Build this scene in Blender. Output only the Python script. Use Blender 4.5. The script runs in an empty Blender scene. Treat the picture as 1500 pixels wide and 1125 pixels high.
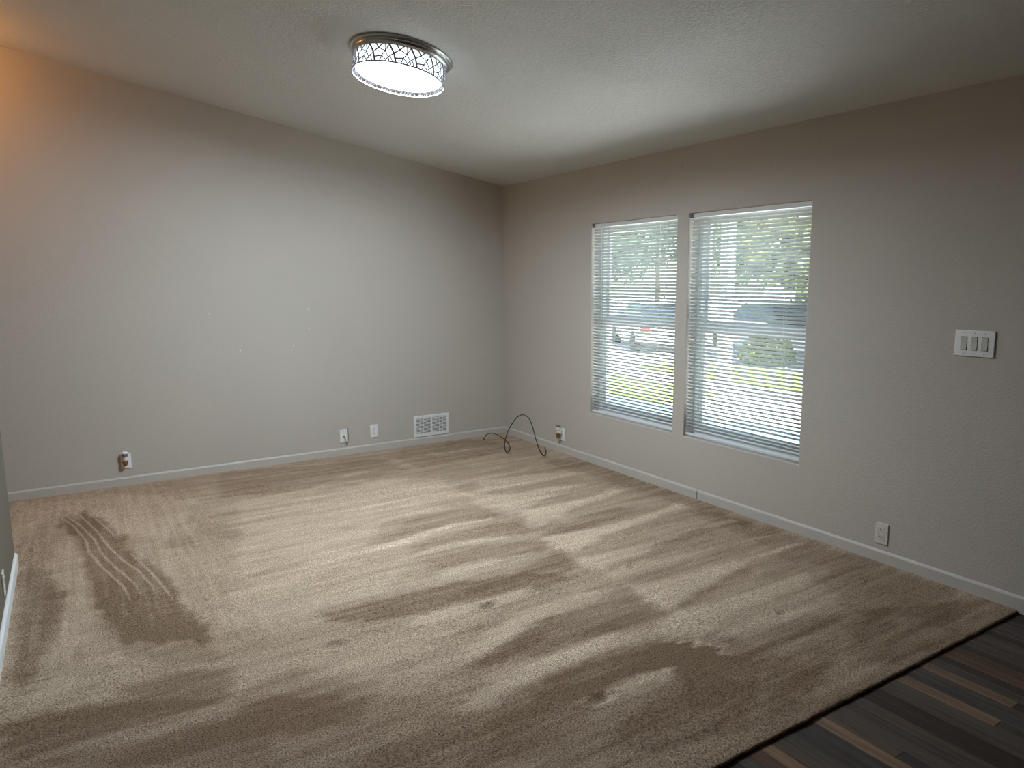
import bpy, bmesh, math, random
import numpy as np
from mathutils import Vector, Matrix

random.seed(7)
rng = np.random.default_rng(7)
scene = bpy.context.scene
COL = scene.collection
PI = math.pi

# ------------------------------------------------------------------ camera
F_PX, PITCH, ROLL, YAW = 1048.25, 0.14735, -0.00718, 0.55425
CAM = Vector((-3.6329, -6.0140, 1.5353))
fw = Vector((math.sin(YAW) * math.cos(PITCH), math.cos(YAW) * math.cos(PITCH), -math.sin(PITCH)))
rt = Vector((math.cos(YAW), -math.sin(YAW), 0.0))
up = rt.cross(fw)
rt2 = math.cos(ROLL) * rt + math.sin(ROLL) * up
up2 = -math.sin(ROLL) * rt + math.cos(ROLL) * up
cam_data = bpy.data.cameras.new('camera')
cam_data.sensor_width = 36.0
cam_data.lens = F_PX / 1500.0 * 36.0
cam_data.clip_start = 0.05
cam_data.clip_end = 300
cam = bpy.data.objects.new('camera', cam_data)
cam.matrix_world = Matrix(((rt2.x, up2.x, -fw.x, CAM.x), (rt2.y, up2.y, -fw.y, CAM.y),
                           (rt2.z, up2.z, -fw.z, CAM.z), (0, 0, 0, 1)))
COL.objects.link(cam)
scene.camera = cam

# ------------------------------------------------------------------ sky, sun, exposure
SUN_EL = math.radians(53)
world = bpy.data.worlds.new('sky')
scene.world = world
world.use_nodes = True
wn = world.node_tree.nodes
wn.clear()
sky = wn.new('ShaderNodeTexSky')
sky.sky_type = 'NISHITA'
sky.sun_disc = False
sky.sun_elevation = SUN_EL
sky.sun_rotation = math.radians(195)
bg = wn.new('ShaderNodeBackground')
bg.inputs['Strength'].default_value = 0.8
wo = wn.new('ShaderNodeOutputWorld')
world.node_tree.links.new(sky.outputs[0], bg.inputs[0])
world.node_tree.links.new(bg.outputs[0], wo.inputs[0])

sun_data = bpy.data.lights.new('sun', 'SUN')
sun_data.energy = 54.0
sun_data.angle = math.radians(0.6)
sun_data.color = (1.0, 0.975, 0.94)
sun = bpy.data.objects.new('sun', sun_data)
sun.rotation_euler = Vector((math.cos(SUN_EL) * 0.25, math.cos(SUN_EL) * 0.968, -math.sin(SUN_EL))).to_track_quat('-Z', 'Y').to_euler()
sun.location = (3, -12, 14)
COL.objects.link(sun)

vs = scene.view_settings
vs.view_transform = 'Standard'
vs.look = 'None'
vs.exposure = 0.0
vs.gamma = 1.0
vs.use_curve_mapping = False
LAMP_WATTS = 84.0          # of the ceiling light, downwards through its diffuser
LAMP_GLOW = 3.0
LAMP_SIDE = 2.5
LAMP_COLOR = (0.76, 0.895, 1.0)
HALL_WATTS = 13.0

# ------------------------------------------------------------------ dimensions (metres; carpet top is z = 0)
WALL_H = 2.40           # low side of the vault, at the window wall
SLOPE = 0.1732          # the ceiling rises towards the hall
RIDGE_X = -4.70
FAR_X = -7.2            # far wall of the hall
FRONT_Y = -10.6         # wall behind the camera
CARPET_END = -4.60
FLOOR_Z = -0.018        # wood floor
PART_X, PART_END = -3.985, -1.40      # the hall partition at the photo's left edge
WIN = [(-1.3747, -2.3254), (-2.4396, -3.3812)]
WIN_Z0, WIN_Z1 = 0.4209, 1.9566
GROUND_Z = -0.75


def ceil_z(x):
    return WALL_H - SLOPE * x if x > RIDGE_X else WALL_H - SLOPE * RIDGE_X + SLOPE * (x - RIDGE_X)


# ------------------------------------------------------------------ material helpers
class NT:
    def __init__(self, name):
        self.m = bpy.data.materials.new(name)
        self.m.use_nodes = True
        self.t = self.m.node_tree
        self.b = self.t.nodes['Principled BSDF']

    def n(self, kind, **kw):
        nd = self.t.nodes.new(kind)
        for k, v in kw.items():
            if k in nd.inputs:
                nd.inputs[k].default_value = v
            else:
                setattr(nd, k, v)
        return nd

    def l(self, a, b):
        self.t.links.new(a, b)


def rgb(h):
    """sRGB 0-255 triple to linear rgba"""
    out = []
    for c in h:
        c /= 255.0
        out.append(c / 12.92 if c <= 0.04045 else ((c + 0.055) / 1.055) ** 2.4)
    return (*out, 1.0)


def plain(name, col, rough=0.5, metal=0.0, noise=0.06, scale=40.0, bump=0.0, bscale=300.0, coords='Object', spec=0.5):
    """principled material with a little procedural colour noise and optional bump"""
    g = NT(name)
    tc = g.n('ShaderNodeTexCoord')
    nz = g.n('ShaderNodeTexNoise', Scale=scale, Detail=3.0)
    g.l(tc.outputs[coords], nz.inputs['Vector'])
    mx = g.n('ShaderNodeMix', data_type='RGBA', blend_type='MIX')
    c = Vector(col[:3])
    mx.inputs[6].default_value = (*(c * (1 - noise)), 1)
    mx.inputs[7].default_value = (*[min(1.0, v) for v in (c * (1 + noise))], 1)
    g.l(nz.outputs['Fac'], mx.inputs[0])
    g.l(mx.outputs[2], g.b.inputs['Base Color'])
    g.b.inputs['Roughness'].default_value = rough
    g.b.inputs['Metallic'].default_value = metal
    g.b.inputs['Specular IOR Level'].default_value = spec
    if bump:
        n2 = g.n('ShaderNodeTexNoise', Scale=bscale, Detail=2.0)
        g.l(tc.outputs[coords], n2.inputs['Vector'])
        bp = g.n('ShaderNodeBump', Strength=1.0, Distance=bump)
        g.l(n2.outputs['Fac'], bp.inputs['Height'])
        g.l(bp.outputs['Normal'], g.b.inputs['Normal'])
    return g.m


def drywall(name, col, texture, scale):
    """painted orange-peel drywall with faint smudges"""
    g = NT(name)
    tc = g.n('ShaderNodeTexCoord')
    big = g.n('ShaderNodeTexNoise', Scale=1.3, Detail=4.0)
    g.l(tc.outputs['Object'], big.inputs['Vector'])
    mx = g.n('ShaderNodeMix', data_type='RGBA')
    c = Vector(col[:3])
    mx.inputs[6].default_value = (*(c * 0.95), 1)
    mx.inputs[7].default_value = (*(c * 1.05), 1)
    g.l(big.outputs['Fac'], mx.inputs[0])
    g.l(mx.outputs[2], g.b.inputs['Base Color'])
    g.b.inputs['Roughness'].default_value = 0.72
    g.b.inputs['Specular IOR Level'].default_value = 0.3
    n1 = g.n('ShaderNodeTexNoise', Scale=scale, Detail=2.0, Roughness=0.55)
    g.l(tc.outputs['Object'], n1.inputs['Vector'])
    bp = g.n('ShaderNodeBump', Strength=1.0, Distance=texture)
    g.l(n1.outputs['Fac'], bp.inputs['Height'])
    g.l(bp.outputs['Normal'], g.b.inputs['Normal'])
    return g.m


M = {}
M['wall'] = drywall('wall_paint', (0.545, 0.498, 0.443), 0.0015, 95.0)
M['wall_olive'] = drywall('partition_paint', (0.175, 0.155, 0.120), 0.0022, 95.0)
M['ceiling'] = drywall('ceiling_paint', (0.64, 0.632, 0.605), 0.0045, 75.0)
M['bounce_dark'] = plain('dark_bounce_absorber', (0.13, 0.10, 0.08), 0.6, noise=0.15, scale=5)  # dark tone to soak up bounce behind the camera
M['base'] = plain('baseboard_paint', (0.565, 0.525, 0.47), 0.5, noise=0.06, scale=9)
M['base_white'] = plain('white_baseboard_paint', (0.80, 0.80, 0.79), 0.45, noise=0.05, scale=12)
M['plate'] = plain('white_plate_plastic', (0.88, 0.87, 0.85), 0.35, noise=0.02)
M['almond'] = plain('almond_plastic', (0.70, 0.66, 0.58), 0.35, noise=0.02)
M['rocker'] = plain('ivory_rocker_plastic', (0.60, 0.58, 0.49), 0.35, noise=0.02)
M['dark'] = plain('dark_slot', (0.015, 0.014, 0.013), 0.8, noise=0.1)
M['screw'] = plain('screw_metal', (0.42, 0.41, 0.40), 0.4, 0.8, noise=0.05)
M['vent'] = plain('vent_enamel', (0.82, 0.82, 0.80), 0.4, noise=0.02)
M['black_rubber'] = plain('black_cable_jacket', (0.008, 0.008, 0.009), 0.4, noise=0.1)
M['nickel'] = plain('brushed_nickel', (0.50, 0.50, 0.47), 0.28, 1.0, noise=0.05, scale=60)
M['lattice'] = plain('lattice_metal', (0.40, 0.39, 0.42), 0.5, 0.0, noise=0.05)
M['vinyl'] = plain('white_window_vinyl', (0.78, 0.79, 0.78), 0.4, noise=0.02)
M['rail'] = plain('blind_rail', (0.74, 0.74, 0.72), 0.4, noise=0.02)
M['cord'] = plain('white_cord', (0.78, 0.78, 0.75), 0.7, noise=0.05)
M['wand'] = plain('clear_wand', (0.55, 0.57, 0.56), 0.2, noise=0.03)
M['spackle'] = plain('spackle', (0.85, 0.85, 0.84), 0.8, noise=0.04)
M['amber'] = plain('amber_oil', (0.22, 0.11, 0.035), 0.12, noise=0.15, scale=120)
M['cap_grey'] = plain('grey_cap', (0.16, 0.15, 0.15), 0.4, noise=0.05)
M['slab'] = plain('subfloor_wood', (0.055, 0.042, 0.033), 0.5, noise=0.4, scale=6)
M['bark'] = plain('bark', (0.13, 0.10, 0.075), 0.9, noise=0.4, scale=12, bump=0.02, bscale=20)
M['concrete'] = plain('concrete', (0.60, 0.605, 0.61), 0.9, noise=0.12, scale=1.5, bump=0.003, bscale=80)
M['shade_blue'] = plain('bluish_painted_shade', (0.09, 0.15, 0.23), 0.85, noise=0.12, scale=2, bump=0.003, bscale=90)  # bluish colour of the painted shade band outside
M['shade_grey'] = plain('shade_grey', (0.17, 0.18, 0.20), 0.9, noise=0.2, scale=3, bump=0.004, bscale=120)  # grey of the shadow painted across the concrete
M['lawn'] = plain('lawn_grass', (0.22, 0.33, 0.06), 0.95, noise=0.35, scale=7, bump=0.02, bscale=60)
M['leaf_a'] = plain('leaf_green', (0.11, 0.16, 0.085), 0.7, noise=0.4, scale=3)
M['leaf_b'] = plain('leaf_yellow_green', (0.20, 0.215, 0.10), 0.7, noise=0.4, scale=3)
M['leaf_c'] = plain('leaf_blue_green', (0.085, 0.13, 0.095), 0.7, noise=0.4, scale=3)
M['car_white'] = plain('white_car_paint', (0.72, 0.72, 0.72), 0.2, noise=0.02)
M['car_grey'] = plain('grey_car_paint', (0.30, 0.32, 0.34), 0.2, noise=0.02)
M['car_glass'] = plain('car_glass', (0.03, 0.04, 0.05), 0.08, noise=0.1)
M['red'] = plain('red_lens', (0.65, 0.02, 0.02), 0.2, noise=0.05)
M['tyre'] = plain('tyre_rubber', (0.02, 0.02, 0.02), 0.8, noise=0.1)
M['siding'] = plain('pale_siding', (0.62, 0.63, 0.60), 0.8, noise=0.06, scale=4)
M['shingle'] = plain('roof_shingle', (0.16, 0.15, 0.15), 0.9, noise=0.25, scale=8)
M['post'] = plain('white_post_paint', (0.62, 0.64, 0.62), 0.6, noise=0.04)


def slat_material():
    g = NT('blind_slat')
    out = g.t.nodes['Material Output']
    tr = g.n('ShaderNodeBsdfTranslucent', Color=(0.76, 0.76, 0.68, 1))
    mix = g.n('ShaderNodeMixShader', Fac=0.28)
    g.b.inputs['Base Color'].default_value = (0.76, 0.77, 0.75, 1)
    g.b.inputs['Roughness'].default_value = 0.45
    tc = g.n('ShaderNodeTexCoord')
    nz = g.n('ShaderNodeTexNoise', Scale=6.0)
    g.l(tc.outputs['Object'], nz.inputs['Vector'])
    mx = g.n('ShaderNodeMix', data_type='RGBA')
    mx.inputs[6].default_value = (0.57, 0.59, 0.575, 1)
    mx.inputs[7].default_value = (0.63, 0.65, 0.635, 1)
    g.l(nz.outputs['Fac'], mx.inputs[0])
    g.l(mx.outputs[2], g.b.inputs['Base Color'])
    g.l(g.b.outputs[0], mix.inputs[1])
    g.l(tr.outputs[0], mix.inputs[2])
    g.l(mix.outputs[0], out.inputs[0])
    return g.m


def glass_material():
    """thin window glass: clear with a fresnel reflection"""
    g = NT('window_glass')
    out = g.t.nodes['Material Output']
    tr = g.n('ShaderNodeBsdfTransparent', Color=(0.93, 0.96, 0.95, 1))
    gl = g.n('ShaderNodeBsdfGlossy', Roughness=0.02)
    lw = g.n('ShaderNodeLayerWeight', Blend=0.5)
    pw = g.n('ShaderNodeMath', operation='POWER')
    pw.inputs[1].default_value = 5.0
    ma = g.n('ShaderNodeMath', operation='MULTIPLY_ADD')
    ma.inputs[1].default_value = 0.9
    ma.inputs[2].default_value = 0.04
    mix = g.n('ShaderNodeMixShader')
    g.l(lw.outputs['Facing'], pw.inputs[0])
    g.l(pw.outputs[0], ma.inputs[0])
    g.l(ma.outputs[0], mix.inputs[0])
    g.l(tr.outputs[0], mix.inputs[1])
    g.l(gl.outputs[0], mix.inputs[2])
    g.l(mix.outputs[0], out.inputs[0])
    return g.m


def emitter(name, col, strength):
    g = NT(name)
    g.b.inputs['Base Color'].default_value = (0.8, 0.8, 0.8, 1)
    g.b.inputs['Emission Color'].default_value = (*col, 1)
    g.b.inputs['Emission Strength'].default_value = strength
    return g.m


def plank_material():
    """vinyl plank: the object's own colour with long grain"""
    g = NT('vinyl_plank')
    oi = g.n('ShaderNodeObjectInfo')
    tc = g.n('ShaderNodeTexCoord')
    mp = g.n('ShaderNodeMapping')
    mp.inputs['Scale'].default_value = (55, 3.0, 55)
    add = g.n('ShaderNodeVectorMath', operation='ADD')
    g.l(tc.outputs['Object'], add.inputs[0])
    g.l(oi.outputs['Random'], add.inputs[1])
    g.l(add.outputs[0], mp.inputs['Vector'])
    nz = g.n('ShaderNodeTexNoise', Scale=1.0, Detail=5.0, Roughness=0.65)
    g.l(mp.outputs[0], nz.inputs['Vector'])
    rp = g.n('ShaderNodeValToRGB')
    rp.color_ramp.elements[0].position = 0.3
    rp.color_ramp.elements[0].color = (0.45, 0.45, 0.47, 1)
    rp.color_ramp.elements[1].position = 0.72
    rp.color_ramp.elements[1].color = (1.35, 1.33, 1.3, 1)
    g.l(nz.outputs['Fac'], rp.inputs[0])
    mul = g.n('ShaderNodeMix', data_type='RGBA', blend_type='MULTIPLY')
    mul.inputs[0].default_value = 1.0
    g.l(oi.outputs['Color'], mul.inputs[6])
    g.l(rp.outputs[0], mul.inputs[7])
    g.l(mul.outputs[2], g.b.inputs['Base Color'])
    g.b.inputs['Roughness'].default_value = 0.42
    g.b.inputs['Specular IOR Level'].default_value = 0.35
    bp = g.n('ShaderNodeBump', Strength=0.5, Distance=0.0006)
    g.l(nz.outputs['Fac'], bp.inputs['Height'])
    g.l(bp.outputs['Normal'], g.b.inputs['Normal'])
    return g.m


def carpet_material():
    """beige cut pile; the 'nap' attribute holds vacuum lay plus painted light falloff"""
    g = NT('carpet_pile')
    at = g.n('ShaderNodeAttribute', attribute_name='nap_shade')
    tc = g.n('ShaderNodeTexCoord')
    tuft = g.n('ShaderNodeTexNoise', Scale=170.0, Detail=3.0, Roughness=0.75)
    g.l(tc.outputs['Object'], tuft.inputs['Vector'])
    nap_shade = g.n('ShaderNodeMix', data_type='RGBA')
    nap_shade.inputs[6].default_value = (0.215, 0.144, 0.092, 1)
    nap_shade.inputs[7].default_value = (0.72, 0.575, 0.435, 1)
    g.l(at.outputs['Fac'], nap_shade.inputs[0])
    sp = g.n('ShaderNodeValToRGB')
    sp.color_ramp.elements[0].position = 0.33
    sp.color_ramp.elements[0].color = (0.22, 0.19, 0.16, 1)
    sp.color_ramp.elements[1].position = 0.66
    sp.color_ramp.elements[1].color = (1.66, 1.66, 1.66, 1)
    g.l(tuft.outputs['Fac'], sp.inputs[0])
    mul = g.n('ShaderNodeMix', data_type='RGBA', blend_type='MULTIPLY')
    mul.inputs[0].default_value = 1.0
    g.l(nap_shade.outputs[2], mul.inputs[6])
    g.l(sp.outputs[0], mul.inputs[7])
    g.l(mul.outputs[2], g.b.inputs['Base Color'])
    g.b.inputs['Roughness'].default_value = 0.95
    g.b.inputs['Specular IOR Level'].default_value = 0.1
    bp = g.n('ShaderNodeBump', Strength=1.0, Distance=0.004)
    g.l(tuft.outputs['Fac'], bp.inputs['Height'])
    g.l(bp.outputs['Normal'], g.b.inputs['Normal'])
    return g.m


M['slat'] = slat_material()
M['glass'] = glass_material()
M['lamp_glow'] = emitter('lamp_diffuser_glow', LAMP_COLOR, LAMP_GLOW)
M['lamp_side'] = emitter('lamp_side_glow', LAMP_COLOR, LAMP_SIDE)
M['hall_glow'] = emitter('hall_globe_glow', (1.0, 0.50, 0.16), 9.0)
M['plank'] = plank_material()
M['carpet'] = carpet_material()


# ------------------------------------------------------------------ mesh helpers
class MB:
    """collects shapes and links them as ONE mesh object"""
    def __init__(self):
        self.bm = bmesh.new()

    def box(self, x0, x1, y0, y1, z0, z1, bevel=0.0, seg=2):
        ret = bmesh.ops.create_cube(self.bm, size=1.0)
        vs_ = ret['verts']
        for v in vs_:
            v.co = Vector((x0 + (v.co.x + .5) * (x1 - x0), y0 + (v.co.y + .5) * (y1 - y0), z0 + (v.co.z + .5) * (z1 - z0)))
        if bevel:
            es = list({e for v in vs_ for e in v.link_edges})
            bmesh.ops.bevel(self.bm, geom=es, offset=bevel, segments=seg, affect='EDGES', profile=0.6)
        return self

    def lathe(self, prof, seg=32, axis='Z', origin=(0, 0, 0), cap=True):
        """prof: list of (radius, height)"""
        o = Vector(origin)
        rings = []
        for r, h in prof:
            ring = []
            for k in range(seg):
                a = 2 * PI * k / seg
                c, s = r * math.cos(a), r * math.sin(a)
                p = {'Z': (c, s, h), 'Y': (c, h, s), 'X': (h, c, s)}[axis]
                ring.append(self.bm.verts.new(o + Vector(p)))
            rings.append(ring)
        for a, b in zip(rings, rings[1:]):
            for k in range(seg):
                self.bm.faces.new((a[k], a[(k + 1) % seg], b[(k + 1) % seg], b[k]))
        if cap:
            for ring in (rings[0], rings[-1]):
                try:
                    self.bm.faces.new(ring)
                except ValueError:
                    pass
        return self

    def tube(self, pts, r, seg=8, cap=True):
        pts = [Vector(p) for p in pts]
        rs = r if isinstance(r, (list, tuple)) else [r] * len(pts)
        rings = []
        prev = None
        for i, p in enumerate(pts):
            d = (pts[min(i + 1, len(pts) - 1)] - pts[max(i - 1, 0)]).normalized()
            if prev is None:
                ref = Vector((0, 0, 1)) if abs(d.z) < 0.9 else Vector((1, 0, 0))
                a = d.cross(ref).normalized()
            else:
                a = (prev - d * prev.dot(d)).normalized()
            prev = a
            b = d.cross(a)
            rings.append([self.bm.verts.new(p + rs[i] * (math.cos(2 * PI * k / seg) * a + math.sin(2 * PI * k / seg) * b)) for k in range(seg)])
        for a, b in zip(rings, rings[1:]):
            for k in range(seg):
                self.bm.faces.new((a[k], a[(k + 1) % seg], b[(k + 1) % seg], b[k]))
        if cap:
            self.bm.faces.new(rings[0])
            self.bm.faces.new(rings[-1])
        return self

    def prism(self, poly, axis, a0, a1):
        """poly in the two other axes, extruded along axis from a0 to a1"""
        def P(u, v, a):
            return {'X': (a, u, v), 'Y': (u, a, v), 'Z': (u, v, a)}[axis]
        A = [self.bm.verts.new(P(u, v, a0)) for u, v in poly]
        B = [self.bm.verts.new(P(u, v, a1)) for u, v in poly]
        n = len(poly)
        self.bm.faces.new(A)
        self.bm.faces.new(B)
        for k in range(n):
            self.bm.faces.new((A[k], A[(k + 1) % n], B[(k + 1) % n], B[k]))
        return self

    def mesh(self, name, material, smooth=False):
        bmesh.ops.recalc_face_normals(self.bm, faces=self.bm.faces[:])
        me = bpy.data.meshes.new(name)
        self.bm.to_mesh(me)
        self.bm.free()
        me.materials.append(material)
        if smooth:
            me.shade_smooth()
            try:
                me.set_sharp_from_angle(angle=math.radians(38))
            except Exception:
                pass
        return me

    def build(self, name, material, parent=None, smooth=False):
        return link(name, self.mesh(name, material, smooth), parent)


def link(name, me, parent=None):
    o = bpy.data.objects.new(name, me)
    COL.objects.link(o)
    if parent is not None:
        o.parent = parent
    return o


def tag(o, label=None, cat=None, group=None, kind=None):
    for k, v in (('label', label), ('category', cat), ('group', group), ('kind', kind)):
        if v is not None:
            o[k] = v
    return o


def empty(name, loc=(0, 0, 0), rot=(0, 0, 0)):
    o = bpy.data.objects.new(name, None)
    o.empty_display_size = 0.1
    o.location = loc
    o.rotation_euler = rot
    COL.objects.link(o)
    return o


def copy_tree(o, parent=None):
    c = o.copy()
    COL.objects.link(c)
    c.parent = parent
    for ch in list(o.children):
        copy_tree(ch, c)
    return c


def spline(pts, n=10):
    """Catmull-Rom through the points"""
    P = [Vector(p) for p in pts]
    P = [2 * P[0] - P[1]] + P + [2 * P[-1] - P[-2]]
    out = []
    for i in range(1, len(P) - 2):
        for k in range(n):
            t = k / n
            a, b, c, d = P[i - 1], P[i], P[i + 1], P[i + 2]
            out.append(0.5 * ((2 * b) + (-a + c) * t + (2 * a - 5 * b + 4 * c - d) * t * t + (-a + 3 * b - 3 * c + d) * t ** 3))
    out.append(P[-2])
    return out


# ================================================================== THE SETTING
# ------------------------------------------------------------------ walls
def wall_right():
    """window wall at X = 0, 0.15 m thick, with two window openings"""
    T = 0.15
    ys = sorted({0.12, FRONT_Y, *[v for w in WIN for v in w]})
    zs = [GROUND_Z, WIN_Z0, WIN_Z1, WALL_H + 0.12]
    holes = [(min(w), max(w)) for w in WIN]
    bm = bmesh.new()
    cache = {}

    def V(x, y, z):
        k = (x, round(y, 4), round(z, 4))
        if k not in cache:
            cache[k] = bm.verts.new((x, y, z))
        return cache[k]
    for a, b in zip(ys, ys[1:]):
        for i, (c, d) in enumerate(zip(zs, zs[1:])):
            hole = i == 1 and any(h0 - 1e-4 <= a and b <= h1 + 1e-4 for h0, h1 in holes)
            if hole:
                for q in (((a, c), (b, c)), ((b, c), (b, d)), ((b, d), (a, d)), ((a, d), (a, c))):
                    bm.faces.new((V(0, *q[0]), V(0, *q[1]), V(T, *q[1]), V(T, *q[0])))
            else:
                for x in (0, T):
                    bm.faces.new((V(x, a, c), V(x, b, c), V(x, b, d), V(x, a, d)))
    bmesh.ops.recalc_face_normals(bm, faces=bm.faces[:])
    me = bpy.data.meshes.new('wall_right')
    bm.to_mesh(me)
    bm.free()
    me.materials.append(M['wall'])
    o = link('wall_right', me)
    b = o.modifiers.new('soft_corners', 'BEVEL')
    b.width = 0.006
    b.segments = 2
    b.limit_method = 'ANGLE'
    return o


tag(wall_right(), kind='structure')

ridge = ceil_z(RIDGE_X)
gable = [(0.0, GROUND_Z), (0.0, WALL_H + 0.02), (RIDGE_X, ridge + 0.02), (FAR_X, ceil_z(FAR_X) + 0.02), (FAR_X, GROUND_Z)]
tag(MB().prism(gable, 'Y', 0.0, 0.12).build('wall_back', M['wall']), kind='structure')
tag(MB().prism(gable, 'Y', FRONT_Y - 0.12, FRONT_Y).build('wall_front', M['bounce_dark']), kind='structure')  # unseen end wall, coloured dark to cut bounce light
tag(MB().box(FAR_X - 0.12, FAR_X, FRONT_Y - 0.12, 0.12, GROUND_Z, ceil_z(FAR_X) + 0.02).build('wall_far', M['wall']), kind='structure')
tag(MB().box(PART_X - 0.11, PART_X, -5.1, PART_END, 0.008, ceil_z(PART_X) - 0.004, bevel=0.006).build('wall_left', M['wall_olive']), kind='structure')


# ------------------------------------------------------------------ vaulted ceiling, with a ripple imitating reflected light above the window side
def ceiling():
    nx, ny = 100, 170
    xs = np.concatenate([np.linspace(0.10, RIDGE_X, nx), np.linspace(RIDGE_X, FAR_X - 0.1, 12)[1:]])
    ys = np.linspace(0.10, FRONT_Y - 0.1, ny)
    X, Y = np.meshgrid(xs, ys, indexing='ij')
    Z = np.where(X > RIDGE_X, WALL_H - SLOPE * X, ridge + SLOPE * (X - RIDGE_X))
    # ring ripple imitating reflected sunlight, and the joints of the ceiling boards
    r = np.hypot((X + 0.86) / 0.85, (Y + 3.45) / 1.25)
    Z = Z + 0.0065 * np.cos(np.clip(r / 0.46, 0, 3) * PI) * np.exp(-(r / 0.75) ** 2)
    Z = Z + 0.003 * np.sin(X * 2.1 + 0.6) * np.sin(Y * 1.7)
    n0, n1 = X.shape
    top = np.stack([X, Y, Z], -1).reshape(-1, 3)
    up_ = top + np.array([0, 0, 0.14])
    verts = np.concatenate([top, up_])
    N = n0 * n1
    idx = np.arange(N).reshape(n0, n1)
    q = np.stack([idx[:-1, :-1], idx[:-1, 1:], idx[1:, 1:], idx[1:, :-1]], -1).reshape(-1, 4)
    faces = q.tolist() + (q[:, ::-1] + N).tolist()
    me = bpy.data.meshes.new('ceiling')
    me.from_pydata(verts.tolist(), [], faces)
    me.materials.append(M['ceiling'])
    me.shade_smooth()
    return link('ceiling', me)


tag(ceiling(), kind='structure')

# ------------------------------------------------------------------ wood floor with single planks
floor = tag(MB().box(FAR_X, 0.0, FRONT_Y, 0.0, GROUND_Z + 0.3, FLOOR_Z - 0.006).build('floor', M['slab']), kind='structure')
PW = 0.0562
PAL = {'tan': (0.115, 0.079, 0.056), 'brown': (0.060, 0.037, 0.025), 'dark': (0.024, 0.018, 0.015),
       'grey': (0.046, 0.041, 0.037), 'slate': (0.036, 0.034, 0.033), 'mid': (0.052, 0.041, 0.033)}
FIX = {17: ('tan', -4.95), 16: ('slate', -5.35), 14: ('tan', -4.93), 13: ('grey', -5.6), 12: ('dark', -5.25), 11: ('brown', -5.02), 10: ('brown', -4.90),
       15: ('grey', -5.5), 18: ('grey', -5.7), 19: ('mid', -5.4), 20: ('dark', -5.6), 21: ('dark', -5.45), 22: ('mid', -5.2), 23: ('grey', -5.6),
       26: ('tan', -5.0), 27: ('slate', -5.2), 31: ('tan', -5.1), 32: ('brown', -5.0), 9: ('dark', -5.3), 6: ('grey', -5.0), 5: ('dark', -5.3), 3: ('mid', -5.1)}
plank_mesh = {}


def plank(col, y1, y0, tone):
    ln = round(y1 - y0, 3)
    if ln not in plank_mesh:
        plank_mesh[ln] = MB().box(-PW / 2 + 0.0006, PW / 2 - 0.0006, -ln + 0.0008, 0, -0.006, 0, bevel=0.0011, seg=1).mesh('plank', M['plank'])
    o = link('plank', plank_mesh[ln], floor)
    o.location = (-(col + 0.5) * PW, y1, FLOOR_Z)
    f_ = 1.55 * random.uniform(0.85, 1.15)
    o.color = (*[f_ * c * t for c, t in zip(PAL[tone], (1.12, 0.99, 0.88))], 1)


last = None
for c in range(70):
    y = CARPET_END + 0.04
    if c in FIX:
        plank(c, y, FIX[c][1], FIX[c][0])
        y = FIX[c][1]
    else:
        ln = random.choice((0.3, 0.45, 0.6, 0.75, 0.9))
        plank(c, y, y - ln, random.choice(('brown', 'dark', 'grey', 'mid', 'slate', 'dark', 'mid')))
        y -= ln
    while y > -6.2:
        ln = random.choice((0.75, 0.9, 1.05))
        plank(c, y, y - ln, random.choice(('brown', 'dark', 'grey', 'mid', 'slate', 'dark')))
        y -= ln

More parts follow.
